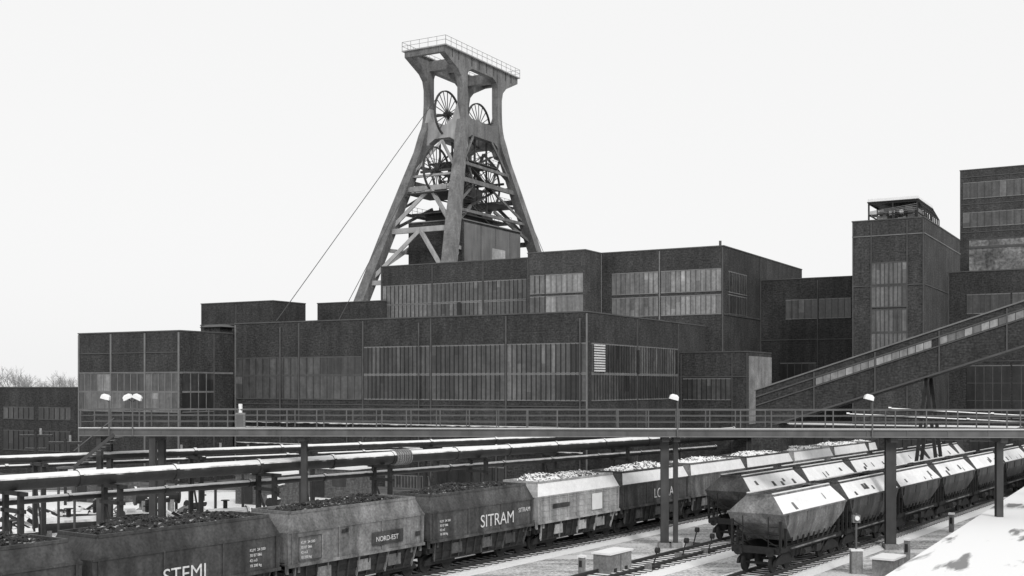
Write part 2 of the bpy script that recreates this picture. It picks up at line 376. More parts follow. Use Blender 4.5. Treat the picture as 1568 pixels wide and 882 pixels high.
for sx in (-1,1):
    c0,c1=(sx*2.8-0.48,sx*2.8+0.48)
    m.extr([(-10,55.7),(-10,54.9),(-6.6,53.4)]+[(-5.7,52.6),(-5.3,51.2),(-5.2,49.5),(-4.6,49.5),(-4.3,52.6),(-3.8,53.7),(-2.8,54.2),(2.8,54.2),(3.8,53.7),(4.3,52.6),(4.6,49.5),(5.2,49.5),(5.3,51.2),(5.7,52.6),(6.6,53.4),(10,54.9),(10,55.7)],'x',c0+0.03,c1-0.03,'tower')
    m.extr([(-4.6,49.2),(-3.9,47.6),(-3.0,47.2),(3.0,47.2),(3.9,47.6),(4.6,49.2),(5.2,46),(5.6,43)]+[(4.6,43.6),(4.0,44.4),(3.0,44.9),(-3.0,44.9),(-4.0,44.4),(-4.6,43.6),(-5.6,43),(-5.2,46)],'x',c0-0.02,c1+0.02,'tower')
    # stiffener strips on girder web
    for yy in (-8,-6.4,-3,-1,1,3,6.4,8): m.box(sx*3.26,sx*3.32,yy-.05,yy+.05,54.5 if abs(yy)<4 else 54.6,55.7,'towerd')
for sy in (-1,1):
    c0,c1=(sy*4.7-0.52,sy*4.7+0.52)
    m.extr([(-2.6,55.4),(-2.6,54.0),(2.6,54.0),(2.6,55.4)],'y',c0,c1,'tower')
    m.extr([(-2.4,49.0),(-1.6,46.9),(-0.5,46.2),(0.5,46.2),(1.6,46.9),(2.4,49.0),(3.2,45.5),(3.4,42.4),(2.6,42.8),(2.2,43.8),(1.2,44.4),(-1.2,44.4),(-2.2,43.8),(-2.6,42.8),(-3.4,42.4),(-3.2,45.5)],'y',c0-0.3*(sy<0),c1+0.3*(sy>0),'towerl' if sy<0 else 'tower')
for y in (-9.7,0,9.7): m.box(-2.3,2.3,y-0.3,y+0.3,54.9,55.7,'tower')
for sx in (-1,1): m.box(sx*2.8-0.8,sx*2.8+0.8,-10.2,10.2,55.7,55.85,'towerl')
for sy in (-1,1): m.box(-2.0,2.0,sy*9.4-0.8,sy*9.4+0.8,55.7,55.85,'towerl')
m.box(-2.0,2.0,-0.6,0.6,55.7,55.83,'towerd')
m.obj('legs_and_portals',e)
m=MB()
cs=[(-3.55,-10.15),(3.55,-10.15),(3.55,10.15),(-3.55,10.15)]
for i in range(4):
    a=Vector((*cs[i],55.85));q=Vector((*cs[(i+1)%4],55.85));n=int((q-a).length/1.3)
    for j in range(n+1):
        p=a+(q-a)*j/n; m.beam(p,p+Vector((0,0,1.15)),0.05,0.05,'towerl')
    for h in (0.6,1.15): m.beam(a+Vector((0,0,h)),q+Vector((0,0,h)),0.05,0.05,'towerl')
m.box(-0.6,0.6,5.5,7.5,55.85,57.2,'tower')
m.obj('platform_railing',e)
def wheel(mb,x,y,z,R):
    n=36
    for i in range(n):
        a0=2*math.pi*i/n;a1=2*math.pi*(i+1)/n
        q=lambda a,r,dx:(x+dx,y+r*math.cos(a),z+r*math.sin(a))
        mb.loft([[q(a0,R,-.14),q(a0,R,.14),q(a0,R-.17,.14),q(a0,R-.17,-.14)],[q(a1,R,-.14),q(a1,R,.14),q(a1,R-.17,.14),q(a1,R-.17,-.14)]],'towerd',cap=False)
    for i in range(18):
        a=2*math.pi*(i+0.5)/18
        mb.beam((x,y,z),(x,y+(R-.15)*math.cos(a),z+(R-.15)*math.sin(a)),0.09,0.09,'towerd')
    mb.cyl((x-.5,y,z),(x+.5,y,z),0.4,'steeld',12)
    mb.beam((x-2.6,y,z),(x+2.6,y,z),0.3,0.3,'towerd')
m=MB(); wheel(m,0,-4.2,47.9,3.3); wheel(m,0,4.2,47.9,3.3); wheel(m,0.0,-7.0,39.6,3.3); wheel(m,0,7.0,39.6,3.3)
m.obj('sheave_wheels',e)
m=MB()
def leg(z,sy,sx):
    y,x=legc(z); return Vector((sx*x,sy*y,z))
for sy in (-1,1):
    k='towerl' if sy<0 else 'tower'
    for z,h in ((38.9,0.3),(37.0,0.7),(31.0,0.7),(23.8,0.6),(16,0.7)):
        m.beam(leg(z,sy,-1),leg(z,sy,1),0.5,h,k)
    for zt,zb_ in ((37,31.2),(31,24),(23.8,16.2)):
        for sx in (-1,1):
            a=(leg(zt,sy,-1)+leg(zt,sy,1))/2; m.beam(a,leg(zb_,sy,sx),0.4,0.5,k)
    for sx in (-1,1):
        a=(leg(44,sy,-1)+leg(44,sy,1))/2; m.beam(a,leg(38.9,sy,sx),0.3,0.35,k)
for sx in (-1,1):
    for z,h in ((40.6,0.4),(38.2,0.6),(33.8,0.4)): m.beam(leg(z,-1,sx),leg(z,1,sx),0.35,h,'tower')
    for sy in (-1,1):
        m.beam(leg(31.0,sy,sx),Vector((sx*3.2,sy*3.2,35)),0.3,0.4,'tower'); m.beam(leg(25,sy,sx),Vector((sx*3.2,sy*4.5,31)),0.4,0.5,'towerl')
        m.beam(leg(28.5,sy,sx),Vector((sx*4.2,sy*5,28.5)),0.35,0.5,'towerl')
        m.beam(leg(44,sy,sx),Vector((sx*3.2,sy*2.5,38.4)),0.2,0.3,'tower')
        m.beam(Vector((sx*3.2,sy*2.5,44.9)),leg(38.4,sy,sx),0.2,0.3,'tower')
        m.beam(Vector((sx*3.2,sy*2.5,38)),leg(33.8,sy,sx),0.2,0.3,'tower')
for x in (-1.9,1.9):
    for y in (-3.2,0,3.2): m.beam((x,y,30),(x,y,45),0.22,0.22,'towerd')
    zz=31
    while zz<44:
        m.beam((x,-3.2,zz),(x,3.2,zz),0.12,0.18,'towerd')
        m.beam((x,-3.2,zz),(x,0,zz+2.2),0.1,0.1,'towerd'); m.beam((x,0,zz+2.2),(x,3.2,zz),0.1,0.1,'towerd'); zz+=2.6
for y in (-3.2,3.2):
    zz=31
    while zz<44: m.beam((-1.9,y,zz),(1.9,y,zz+2.2),0.1,0.1,'towerd'); m.beam((-1.9,y,zz),(1.9,y,zz),0.1,0.16,'towerd'); zz+=2.6
for y0,y1,z in ((-9.6,-3.5,36.2),(3.5,9.8,36.2),(-4,4,41.2),(-8,8,33.6)):
    m.box(-3.4,3.4,y0,y1,z,z+0.15,'towerd')
    for x in (-3.35,3.35):
        for h in (0.6,1.1): m.beam((x,y0,z+h),(x,y1,z+h),0.04,0.04,'towerd')
        n=int((y1-y0)/1.2)
        for j in range(n+1): m.beam((x,y0+(y1-y0)*j/n,z),(x,y0+(y1-y0)*j/n,z+1.1),0.04,0.04,'towerd')
for i in range(6):
    x=random.uniform(-3,2);y=random.uniform(-6,6);m.box(x,x+random.uniform(.6,1.4),y,y+random.uniform(.6,1.8),36.38,37.0+random.random()*1.0,'towerd')
for i in range(4):
    z=32.5+i*2.6; s_=1 if i%2 else -1
    m.beam((3.0,-3*s_,z),(3.0,3*s_,z+2.6),0.7,0.12,'towerd'); m.beam((3.4,-3*s_,z+1.0),(3.4,3*s_,z+3.6),0.05,0.05,'towerd')
m.obj('bracing_and_decks',e)
m=MB(); m.box(-3.5,5.3,-8.7,7.2,0,32.3,'brick'); m.box(5.3,5.36,-8.3,7.0,14,32.0,'concd')
m.box(5.36,5.42,-1.0,2.6,25.8,29.2,'g5')
for y in (-4,0,4): m.box(5.36,5.41,y-0.05,y+0.05,14,32,'brick3')
m.box(-3.6,5.45,-8.8,7.3,32.3,32.45,'frame')
m.box(-2.5,2.5,-6,4,32.45,34.3,'towerd'); m.obj('shaft_hall',e)
m=MB()
def rope(a,c): m.cyl(a,c,0.045,'cable',6)
rope((0.0,-6.4,50.2),(0,-40,17.3)); rope((0,-9.2,42.0),(0.5,-30,17.0)); rope((2,9.3,42.2),(2,27.5,24.0))
m.obj('winding_ropes',e)
# ------------------------------------------------------------------ footbridge
A=Vector((-26.9,73.0)); Bv=Vector((48,69.6)); d=(Bv-A); Lb=d.length; ang=math.atan2(d.y,d.x)
e=empty('steel_footbridge',(A.x,A.y,0),ang); m=MB()
m.box(0,Lb,0,0.18,6.85,7.35,'bridge'); m.box(0,Lb,2.1,2.28,6.85,7.35,'bridge'); m.box(0,Lb,0.18,2.1,7.2,7.3,'bridged')
m.box(0,Lb,-0.08,0.0,7.27,7.35,'frame'); m.box(0,Lb,-0.08,0,6.85,6.91,'frame')
m.box(0,Lb,-0.08,0.18,7.35,7.38,'snow')
x=0.3
while x<Lb:
    m.box(x,x+0.07,-0.03,0.0,6.91,7.27,'bridge'); x+=2.4
m.obj('deck_girders',e)
m=MB()
for y in (0.05,2.2):
    x=0.05
    while x<Lb: m.box(x,x+0.07,y,y+0.06,7.38,8.5,'bridge'); x+=1.85
    for h,w in ((0.4,0.04),(0.78,0.04),(1.15,0.07)): m.box(0,Lb,y-0.005,y+w,7.35+h-w/2,7.35+h+w/2,'bridge')
m.obj('railings',e)
m=MB()
def bx(px): return along(A,d.normalized(),px)
for px,w,yy in ((150,0.15,(0.3,1.9)),(232,0.2,(0.3,1.9)),(460,0.18,(1.1,)),(1020,0.25,(1.1,)),(1037,0.14,(1.1,)),(1371,0.31,(1.1,)),(1540,0.2,(1.1,))):
    xx=bx(px)
    for y in yy:
        m.box(xx-w,xx+w,y-0.2,y-0.14,0.3,6.85,'bridged');m.box(xx-w,xx+w,y+0.14,y+0.2,0.3,6.85,'bridged');m.box(xx-0.05,xx+0.05,y-0.14,y+0.14,0.3,6.85,'bridged')
        m.box(xx-0.4,xx+0.4,y-0.4,y+0.4,0,0.32,'concrete')
    m.box(xx-0.2,xx+0.2,0.2,2.1,6.55,6.84,'bridged')
m.obj('columns',e)
m=MB()
for i in range(9): m.box(bx(185)-i*0.28,bx(185)-i*0.28+0.3,-1.1,-0.2,6.8-i*0.2,6.86-i*0.2,'bridge')
m.beam((bx(185),-1.1,7.0),(bx(185)-2.5,-1.1,5.0),0.06,0.2,'bridged'); m.beam((bx(185),-1.1,8.0),(bx(185)-2.5,-1.1,6.0),0.05,0.05,'bridge')
m.box(bx(185)-3.6,bx(185)-2.4,-1.1,-.1,4.9,5.0,'bridge')
for x in (bx(185)-3.5,bx(185)-2.5): m.box(x-.06,x+.06,-1.05,-.93,0,4.9,'bridged')
m.obj('stair_flight',e)
def flood(px,pair=False):
    D=(A+d.normalized()*bx(px)).y
    o=empty('floodlight',(k_(px)*D,D-0.12,7.35)); m=MB()
    m.cyl((0,0,-0.5),(0,0,1.75),0.05,'bridge',8)
    for sx in ((-1,1) if pair else (0.6,)):
        tx=-0.35*sx if not pair else 0.3*sx
        m.beam((0,0,1.6),(tx,0,1.85),0.05,0.05,'steeld')
        rot=Matrix.Rotation(math.radians(25*sx),3,'Y')
        p=lambda x,y,z:tuple(rot@Vector((x,y,z))+Vector((tx,0,1.9)))
        m.loft([[p(-.28,-.16,-.12),p(.28,-.16,-.12),p(.28,.16,-.12),p(-.28,.16,-.12)],[p(-.26,-.15,.1),p(.26,-.15,.1),p(.26,.15,.1),p(-.26,.15,.1)],[p(-.14,-.08,.2),p(.14,-.08,.2),p(.14,.08,.2),p(-.14,.08,.2)]],'white')
    m.obj('lamp_parts',o)
flood(1037);flood(1335);flood(168);flood(204,True)
D=73; o=empty('control_cabinet',(k_(370)*D,D-0.3,7.35)); m=MB(); m.box(-.28,.28,-.15,.15,0,.95,'concrete'); m.box(-.22,.22,-.17,-.15,0.1,.85,'bridge'); m.cyl((0,0,.95),(0,0,1.35),0.12,'white',10); m.box(-.1,.1,-.1,.1,1.35,1.5,'white'); m.obj('cabinet_parts',o)
# ------------------------------------------------------------------ pipe racks
def pipeline(name,pts,r):
    o=empty(name); m=MB()
    for a,c in zip(pts[:-1],pts[1:]):
        a=Vector(a);c=Vector(c); m.cyl(a,c,r,'steelsnow',32)
        n=int((c-a).length/6)
        for j in range(n+1):
            p=a+(c-a)*(j/max(n,1)); dd=(c-a).normalized()*0.1; m.cyl(p-dd,p+dd,r+0.06,'steelsnow',14)
    m.obj('pipe',o); return o
pipeline('steam_pipeline',[(-31,53.9,5.0),(3.5,95.7,5.0),(25,121,5.0)],0.42)
pipeline('condensate_pipeline',[(-32,55.0,3.9),(3.2,96.3,3.9),(20,116,3.9)],0.2)
pipeline('gas_pipeline',[(-36,66,5.55),(3.6,99,5.55),(22,117,5.6)],0.24)
pipeline('water_pipeline',[(-36,68,5.0),(3.6,101.5,4.9)],0.13)
pipeline('air_pipeline',[(-30,60,4.55),(6,101,4.5),(24,122,4.5)],0.1)
o=empty('pipe_expansion_joint'); m=MB()
t=Vector((3.5+31,95.7-53.9,0)); q0=Vector((-31,53.9,5.0)); k=k_(612); s_=(k*q0.y-q0.x)/(t.x-k*t.y)
for j in range(7):
    p=q0+t*s_+t.normalized()*(j-3)*0.22; m.cyl(p,p+t.normalized()*0.1,0.56,'concrete',16)
p=q0+t*s_; m.cyl(p-t.normalized()*0.9,p+t.normalized()*0.9,0.47,'steelsnow',16)
m.obj('bellows',o)
for name,a,c,tz,px_list in (('pipe_rack_trestle',(-31,53.9),(3.5,95.7),4.56,(20,172,408,585,732,950)),('gas_pipe_trestle',(-36,66),(3.6,99),5.28,(60,300,470,660,840))):
    a=Vector(a);c=Vector(c);dd=(c-a).normalized()
    for px in px_list:
        s_=along(a,dd,px); p=a+dd*s_
        o=empty(name,(p.x,p.y,0),math.atan2(dd.y,dd.x)); m=MB()
        w=0.13
        m.box(-w,w,-0.9,-0.65,0,tz,'steeld'); m.box(-w,w,0.65,0.9,0,tz,'steeld'); m.box(-w,w,-1.3,1.3,tz-0.2,tz,'steeld'); m.box(-w,w,-1.1,1.1,tz-1.1,tz-0.9,'steeld')
        m.beam((0,-0.75,0.6),(0,0.75,tz-1.1),0.1,0.1,'steeld')
        m.box(-0.4,0.4,-1.1,1.1,0,0.2,'concrete')
        m.obj('trestle_parts',o)
# ------------------------------------------------------------------ tracks and wagons
RD=Vector((0.572,0.820)); RA=math.atan2(RD.y,RD.x)
def track(name,P,t0,t1):
    e=empty(name,(P.x,P.y,0),RA); m=MB()
    m.loft([[(t0,-2.0,0.004),(t0,2.0,0.004),(t0,1.5,0.16),(t0,-1.5,0.16)],[(t1,-2.0,0.004),(t1,2.0,0.004),(t1,1.5,0.16),(t1,-1.5,0.16)]],'ballast')
    m.obj('ballast_bed',e); m=MB(); x=t0
    while x<t1: m.box(x,x+0.25,-1.3,1.3,0.1,0.22,'sleeper'); x+=0.65
    m.obj('sleepers',e); m=MB()
    for y in (-0.75,0.75):
        m.box(t0,t1,y-0.07,y+0.07,0.22,0.25,'rail');m.box(t0,t1,y-0.012,y+0.012,0.25,0.35,'rail');m.box(t0,t1,y-0.035,y+0.035,0.35,0.39,'rail')
    m.obj('rails',e)
R1=Vector((-2.7,64.4)); R2=Vector((13.4,73.0)); R3=Vector((12.4,60.3))
track('railway_track',R1,-50,110); track('railway_track',R2,-45,110); track('railway_track',R3,-30,120)
def wagon(P,t,body,style='deep',load='coal',up=None,text=None,ribs=False,heap=0.4):
    m=MB(); up=up or body
    if style=='deep': secs=[(1.62,4.5,1.40),(1.72,4.68,1.5),(3.15,4.74,1.5),(3.98,4.3,1.22)]
    else: secs=[(1.5,2.7,1.2),(2.5,4.3,1.5),(3.05,4.68,1.54),(3.95,4.1,0.72)]
    rect=lambda z,a,c:[(-a,-c,z),(a,-c,z),(a,c,z),(-a,c,z)]
    m.loft([rect(*q) for q in secs[:3]],body)
    z0,a0,c0=secs[2];z1,a1,c1=secs[3]
    A0=rect(z0,a0,c0);A1=rect(z1,a1,c1)
    for i in range(4):
        j=(i+1)%4; k=up if i in(0,2) else body
        m.add([A0[i],A0[j],A1[j],A1[i]],[(0,1,2,3)],k)
    for y in (-c1,c1): m.beam((-a1,y,z1),(a1,y,z1),0.1,0.12,body)
    for x in (-a1,a1): m.beam((x,-c1,z1),(x,c1,z1),0.1,0.12,body)
    nx,ny=80,22; vs=[];fs=[]
    lo=z1-0.12
    rr=random.Random(int(t*10)+int(P.x)); ph=rr.random()*6
    def hgt(u,v):
        edge=min(1,5*min(u,1-u))*max(0,math.sin(math.pi*v))**0.6
        return lo+heap*edge*(0.75+0.22*math.sin(u*7+ph)+0.14*math.sin(u*17+ph*2+v*3)+0.1*math.sin(u*41+v*7))
    for i in range(nx+1):
        for j in range(ny+1):
            u=i/nx;v=j/ny; x=-a1+2*a1*u;y=-c1+2*c1*v
            z=lo-0.4+0.03*rr.random() if load=='empty' else hgt(u,v)+rr.uniform(-0.055,0.055)
            vs.append((x,y,z))
    for i in range(nx):
        for j in range(ny):
            a=i*(ny+1)+j; fs.append((a,a+ny+1,a+ny+2,a+1))
    m.add(vs,fs,{'coal':'coal','snow':'coalsnow','empty':'w_under'}[load])
    if load!='empty' and t<60:
        for _ in range(420 if t<25 else 150):
            u=rr.uniform(.04,.96);v=rr.uniform(.04,.96); x=-a1+2*a1*u;y=-c1+2*c1*v
            z=hgt(u,v)-.02; s_=rr.uniform(.04,.10)
            dx,dy=rr.uniform(-.5,.5)*s_,rr.uniform(-1,1)*s_
            m.cyl((x-dx,y-dy,z),(x+dx,y+dy,z+s_),s_,'coal' if load=='coal' else 'coalsnow',5,s_*.7)
    if load=='empty':
        for sgn in (-1,1):
            m.beam((-a1,sgn*(c1-.03),z1+.08),(a1,sgn*(c1-.03),z1+.08),.1,.06,'snow')
            # bare patches and hatch handles on the snowed slope
            dy=(c0-c1)/(z0-z1)
            for _ in range(rr.randint(2,5)):
                xx=rr.uniform(-3.6,3.2); za=rr.uniform(3.1,3.4); zc=za+rr.uniform(.15,.35); w_=rr.uniform(.15,.5)
                ya=c0+dy*(za-z0)+.012; yc=c0+dy*(zc-z0)+.012
                m.add([(xx,sgn*ya,za+.0),(xx+w_,sgn*ya,za),(xx+w_*.9,sgn*yc,zc),(xx+.05,sgn*yc,zc)],[(0,1,2,3)],body)
    n=9
    for i in range(n+1):
        x=-secs[1][1]+0.2+(2*secs[1][1]-0.4)*i/n
        if ribs or i in (0,3,6,9):
            zA,cA=(secs[1][0],secs[1][2])
            for sgn in (-1,1): m.loft([[(x-.04,sgn*cA,zA),(x+.04,sgn*cA,zA),(x+.04,sgn*(cA+.06),zA),(x-.04,sgn*(cA+.06),zA)],[(x-.04,sgn*c0,z0),(x+.04,sgn*c0,z0),(x+.04,sgn*(c0+.06),z0),(x-.04,sgn*(c0+.06),z0)]],body)
    for sgn in (-1,1):
        m.beam((-a0,sgn*c0,z0),(a0,sgn*c0,z0),0.09,0.09,body)
        if ribs:
            for zz in (2.0,2.35,2.7,3.0): m.beam((-4.6,sgn*1.51,zz),(4.6,sgn*1.51,zz),0.05,0.05,body)
    if style=='deep':
        for sgn in (-1,1):
            m.box(-4.7,4.7,sgn*1.52-0.06,sgn*1.52+0.06,1.6,1.74,body)
            m.loft([[(-4.0,sgn*1.1,.62),(4.0,sgn*1.1,.62),(4.0,sgn*1.16,.62),(-4.0,sgn*1.16,.62)],[(-4.3,sgn*1.3,1.6),(4.3,sgn*1.3,1.6),(4.3,sgn*1.36,1.6),(-4.3,sgn*1.36,1.6)]],'w_low')
            for i in range(13):
                x=-4.2+i*0.7; m.beam((x,sgn*1.4,1.6),(x*.96,sgn*1.2,.6),.07,.1,body if i%3==0 else 'w_low')
            for x in (-2.3,0.4,2.6): m.box(x-.45,x+.45,sgn*1.34-.03,sgn*1.34+.03,.85,1.4,body)
            m.beam((-4.1,sgn*1.18,.62),(4.1,sgn*1.18,.62),.1,.1,'w_under')
    for sgn in (-1,1):
        m.box(-4.75,4.75,sgn*1.2-0.1,sgn*1.2+0.1,1.05,1.32,'w_under')
        m.loft([[(-2.2,sgn*0.5,0.5),(2.2,sgn*0.5,0.5),(2.2,sgn*0.7,0.5),(-2.2,sgn*0.7,0.5)],[(-3.4,sgn*1.0,1.4),(3.4,sgn*1.0,1.4),(3.4,sgn*1.25,1.4),(-3.4,sgn*1.25,1.4)]],'w_under')
        if style!='deep':
            for i in range(9):
                x=-3.2+i*0.8; m.beam((x,sgn*1.4,1.75),(x*0.75,sgn*1.05,0.6),0.08,0.08,'w_low')
            m.beam((-3.3,sgn*1.38,1.2),(3.3,sgn*1.38,1.2),.07,.07,'w_mid')
            m.cyl((-1.2,sgn*1.2,.8),(-.3,sgn*1.2,.8),.18,'w_low',10); m.box(.6,1.3,sgn*1.15-.15,sgn*1.15+.15,.6,1.0,'w_low')
        for x in (-4.6,-3.9,3.9,4.6): m.box(x-.06,x+.06,sgn*1.32-.06,sgn*1.32+.06,1.3,2.7,body if style=='deep' else 'w_under')
        for x in (-4.68,4.68):
            for zz in (1.5,1.8,2.1,2.4): m.beam((x,sgn*0.7,zz),(x,sgn*1.25,zz),0.03,0.03,'w_under')
            m.beam((x,sgn*0.7,1.3),(x,sgn*0.7,2.9),0.04,0.04,'w_under')
            dx=0.25 if x>0 else -0.25
            m.cyl((x,sgn*0.87,1.12),(x+dx,sgn*0.87,1.12),0.09,'w_under',8); m.cyl((x+dx*.85,sgn*0.87,1.12),(x+dx,sgn*0.87,1.12),0.24,'w_under',12)
    for x in (-4.6,4.6):
        m.box(x-.1,x+.1,-1.3,1.3,1.0,1.35,'w_under'); m.beam((x,-1.3,2.0),(x,1.3,2.0),.05,.05,'w_under'); m.beam((x,-1.25,1.35),(x,1.25,2.6),.05,.05,'w_under')
    for bxx in (-3.35,3.35):
        for dx in (-0.9,0.9):
            for y in (-0.75,0.75): m.cyl((bxx+dx,y-.07,0.46),(bxx+dx,y+.07,0.46),0.46,'w_under',18)
            m.cyl((bxx+dx,-1.05,0.46),(bxx+dx,1.05,0.46),0.08,'w_under',8)
        for y in (-1.0,1.0):
            m.loft([[(bxx-1.3,y-.07,.4),(bxx+1.3,y-.07,.4),(bxx+1.3,y+.07,.4),(bxx-1.3,y+.07,.4)],[(bxx-1.2,y-.07,.65),(bxx+1.2,y-.07,.65),(bxx+1.2,y+.07,.65),(bxx-1.2,y+.07,.65)],[(bxx-.4,y-.07,.95),(bxx+.4,y-.07,.95),(bxx+.4,y+.07,.95),(bxx-.4,y+.07,.95)]],'w_under')
    p=P+RD*t
    o=m.obj('hopper_wagon',None,(p.x,p.y,0.36),RA)
    if text:
        for (txt,sz,x_,z_) in text:
            cu=bpy.data.curves.new('lettering','FONT'); cu.body=txt; cu.size=sz; cu.extrude=0.004; cu.materials.append(M['letter'])
            to=bpy.data.objects.new('lettering',cu); scene.collection.objects.link(to); to.parent=o; to.location=(x_,-1.575,z_); to.rotation_euler=(math.radians(90),0,0)
    return o
PT=9.9
small=lambda x:[("KLM  24 500",0.17,x,2.6),("30 87 066",0.17,x,2.38),("42 m3",0.17,x,2.16),("18 200 kg",0.17,x,1.94)]
wagon(R1,-3*PT,'w_dark')
wagon(R1,-2*PT,'w_dark',text=[("STEMI",0.85,-1.6,1.85)]+small(2.9),heap=0.5)
o=wagon(R1,-1*PT,'w_mid',text=[("NORD-EST",0.34,1.0,2.15)]+small(-4.0),heap=0.35)
m=MB()
for (x0_,x1_,za,zb_) in ((0.75,3.0,2.0,2.6),(-4.1,-2.7,1.85,2.9)):
    for zz in (za,zb_): m.box(x0_,x1_,-1.575,-1.56,zz-.015,zz+.015,'w_dark')
    for xx in (x0_,x1_): m.box(xx-.015,xx+.015,-1.575,-1.56,za,zb_,'w_dark')
m.box(0.78,2.97,-1.568,-1.56,2.03,2.57,'w_dark')
for i in range(5): x=random.uniform(-2,4); z=random.uniform(1.8,3); m.box(x,x+random.uniform(.1,.5),-1.568,-1.56,z,z+random.uniform(.1,.3),'w_low')
m.obj('stencil_panels',o)
wagon(R1,0,'w_dm',text=[("SITRAM",0.95,-0.5,2.0)]+small(-4.0)+[("SITRAM",0.35,3.1,2.5)],heap=0.4)
o=wagon(R1,PT,'w_light',load='snow',up='w_snow',ribs=True,heap=0.45)
m=MB(); m.box(1.2,2.4,-1.60,-1.57,1.95,2.95,'white'); m.box(-3.2,-1.4,-1.59,-1.57,2.42,2.66,'w_dark'); m.obj('data_panels',o)
wagon(R1,2*PT,'w_dm',load='snow',up='w_snow',text=[("LOTRA",0.9,-0.6,2.05)],heap=0.4)
for i in range(3,9): wagon(R1,i*PT,['w_mid','w_dm','w_light'][i%3],load='snow',up='w_snow',heap=0.35)
for i in range(0,9): wagon(R2,4.7+i*PT,'w_dm',style='saddle',load='empty' ,up='w_snow')
for i in range(0,9): wagon(R3,4.9+i*PT,'w_mid' if i==0 else 'w_dm',style='saddle',load='empty',up='w_snow')
def cabinet(name,px,D,w,dp,h,k='concrete'):
    o=empty(name,(k_(px)*D,D,0),RA); m=MB(); m.box(-w/2,w/2,-dp/2,dp/2,0,h,k); m.box(-w/2-.08,w/2+.08,-dp/2-.08,dp/2+.08,h,h+.1,'snow'); m.box(-0.02,0.02,-dp/2-.02,-dp/2,0.1,h-.1,'frame2')
    for x in (-w/4,w/4): m.box(x-.15,x+.15,-dp/2-.015,-dp/2,0.2,0.4,'steeld')
    m.obj('cabinet_parts',o)
cabinet('relay_cabinet',938,62.4,2.3,1.0,1.15); cabinet('relay_cabinet',1360,62.0,1.9,1.1,0.9)
def post(px,D,h,w=0.14):
    o=empty('marker_post',(k_(px)*D,D,0),RA); m=MB(); m.box(-w,w,-w,w,0,h,'concrete'); m.box(-w*1.3,w*1.3,-w*1.3,w*1.3,h,h+0.12,'snow'); m.box(-w-.02,-w,-w*.6,w*.6,h*.5,h*.85,'steeld'); m.obj('post_parts',o)
post(1457,80,1.2);post(891,61.5,1.0);post(1540,92,1.1);post(1389,66,1.3)
o=empty('shunting_signal',(k_(1311)*62.5,62.5,0)); m=MB(); m.cyl((0,0,0),(0,0,3.2),0.06,'bridge',8); m.box(-.2,.2,-.12,.12,2.7,3.1,'concrete'); m.cyl((0,-.25,2.95),(0,-.12,2.95),0.12,'white',12); m.box(-.3,.3,-.2,.2,0,1.2,'concrete'); m.box(-.33,.33,-.23,.23,1.2,1.3,'snow'); m.obj('signal_parts',o)
for px,D in ((1045,67),(1085,69),(1000,63),(1062,72)):
    o=empty('point_lever',(k_(px)*D,D,0),RA); m=MB(); m.box(-.4,.4,-.25,.25,0,.35,'steeld'); m.beam((0,0,.3),(.5,0,1.1),.06,.06,'steeld'); m.cyl((.5,-.1,1.1),(.5,.1,1.1),.16,'steeld',10); m.box(-.7,-.4,-.15,.15,0,.5,'concrete'); m.obj('lever_parts',o)
# ------------------------------------------------------------------ quay
Pq=Vector((15.8,49.3)); o=empty('snow_covered_loading_quay',(Pq.x,Pq.y,0),ROT); m=MB()
def quaymat():
    m=bpy.data.materials.new('quay_snow'); m.use_nodes=True;nt=m.node_tree;N=nt.nodes;L=nt.links;b=N['Principled BSDF'];b.inputs['Roughness'].default_value=.8
    tc=N.new('ShaderNodeTexCoord');mp=N.new('ShaderNodeMapping');mp.inputs['Scale'].default_value=(1.1,.16,1);mp.inputs['Location'].default_value=(3.3,1.2,0);L.new(tc.outputs['Object'],mp.inputs[0])
    n=N.new('ShaderNodeTexNoise');n.inputs['Scale'].default_value=.8;n.inputs['Detail'].default_value=6;n.inputs['Distortion'].default_value=.3;L.new(mp.outputs[0],n.inputs['Vector'])
    r=N.new('ShaderNodeValToRGB');L.new(n.outputs['Fac'],r.inputs['Fac']);e=r.color_ramp.elements;e[0].position=.36;e[0].color=(.22,.22,.22,1);e[1].position=.43;e[1].color=(.84,.84,.84,1);L.new(r.outputs[0],b.inputs['Base Color']);return m
M['quaysnow']=quaymat()
m.box(0,40,-60,90,0,1.85,'concrete'); m.box(-0.15,40,-60,90,1.85,2.0,'quaysnow'); m.obj('quay_parts',o)
# ------------------------------------------------------------------ yard clutter left
def tank(px,D,L,r,z):
    o=empty('horizontal_tank',(k_(px)*D,D,0),0.5); m=MB(); m.cyl((-L/2,0,z),(L/2,0,z),r,'steelsnow',18)
    for x in (-L/2,L/2): m.cyl((x-.08,0,z),(x+.08,0,z),r+.12,'steelsnow',18)
    for x in (-L/3,L/3): m.box(x-.15,x+.15,-r*.8,r*.8,0,z-r*.5,'concrete')
    m.cyl((0,0,z+r),(0,0,z+r+.5),.15,'steeld',10); m.cyl((0,0,z+r+.5),(0,0,z+r+.55),.3,'steeld',12); m.obj('tank_parts',o)
tank(105,76,3.6,.5,1.0); tank(345,80,3.0,.45,1.2); tank(15,72,3.0,.4,.8); tank(240,90,3.2,.6,1.6)
for px,D in ((250,78),(320,74),(200,84),(450,88),(60,84),(290,84),(380,80),(150,88),(20,78)):
    o=empty('scrap_steel_heap',(k_(px)*D,D,0)); m=MB()
    for i in range(26):
        a=Vector((random.uniform(-2.5,2.5),random.uniform(-1.5,1.5),random.uniform(0,.5))); c=a+Vector((random.uniform(-2,2),random.uniform(-1,1),random.uniform(0,1.0))); m.beam(a,c,random.uniform(.08,.3),random.uniform(.08,.25),random.choice(['steeld','steelsnow','steelsnow','concrete','snow']))
    m.obj('scrap_pieces',o)
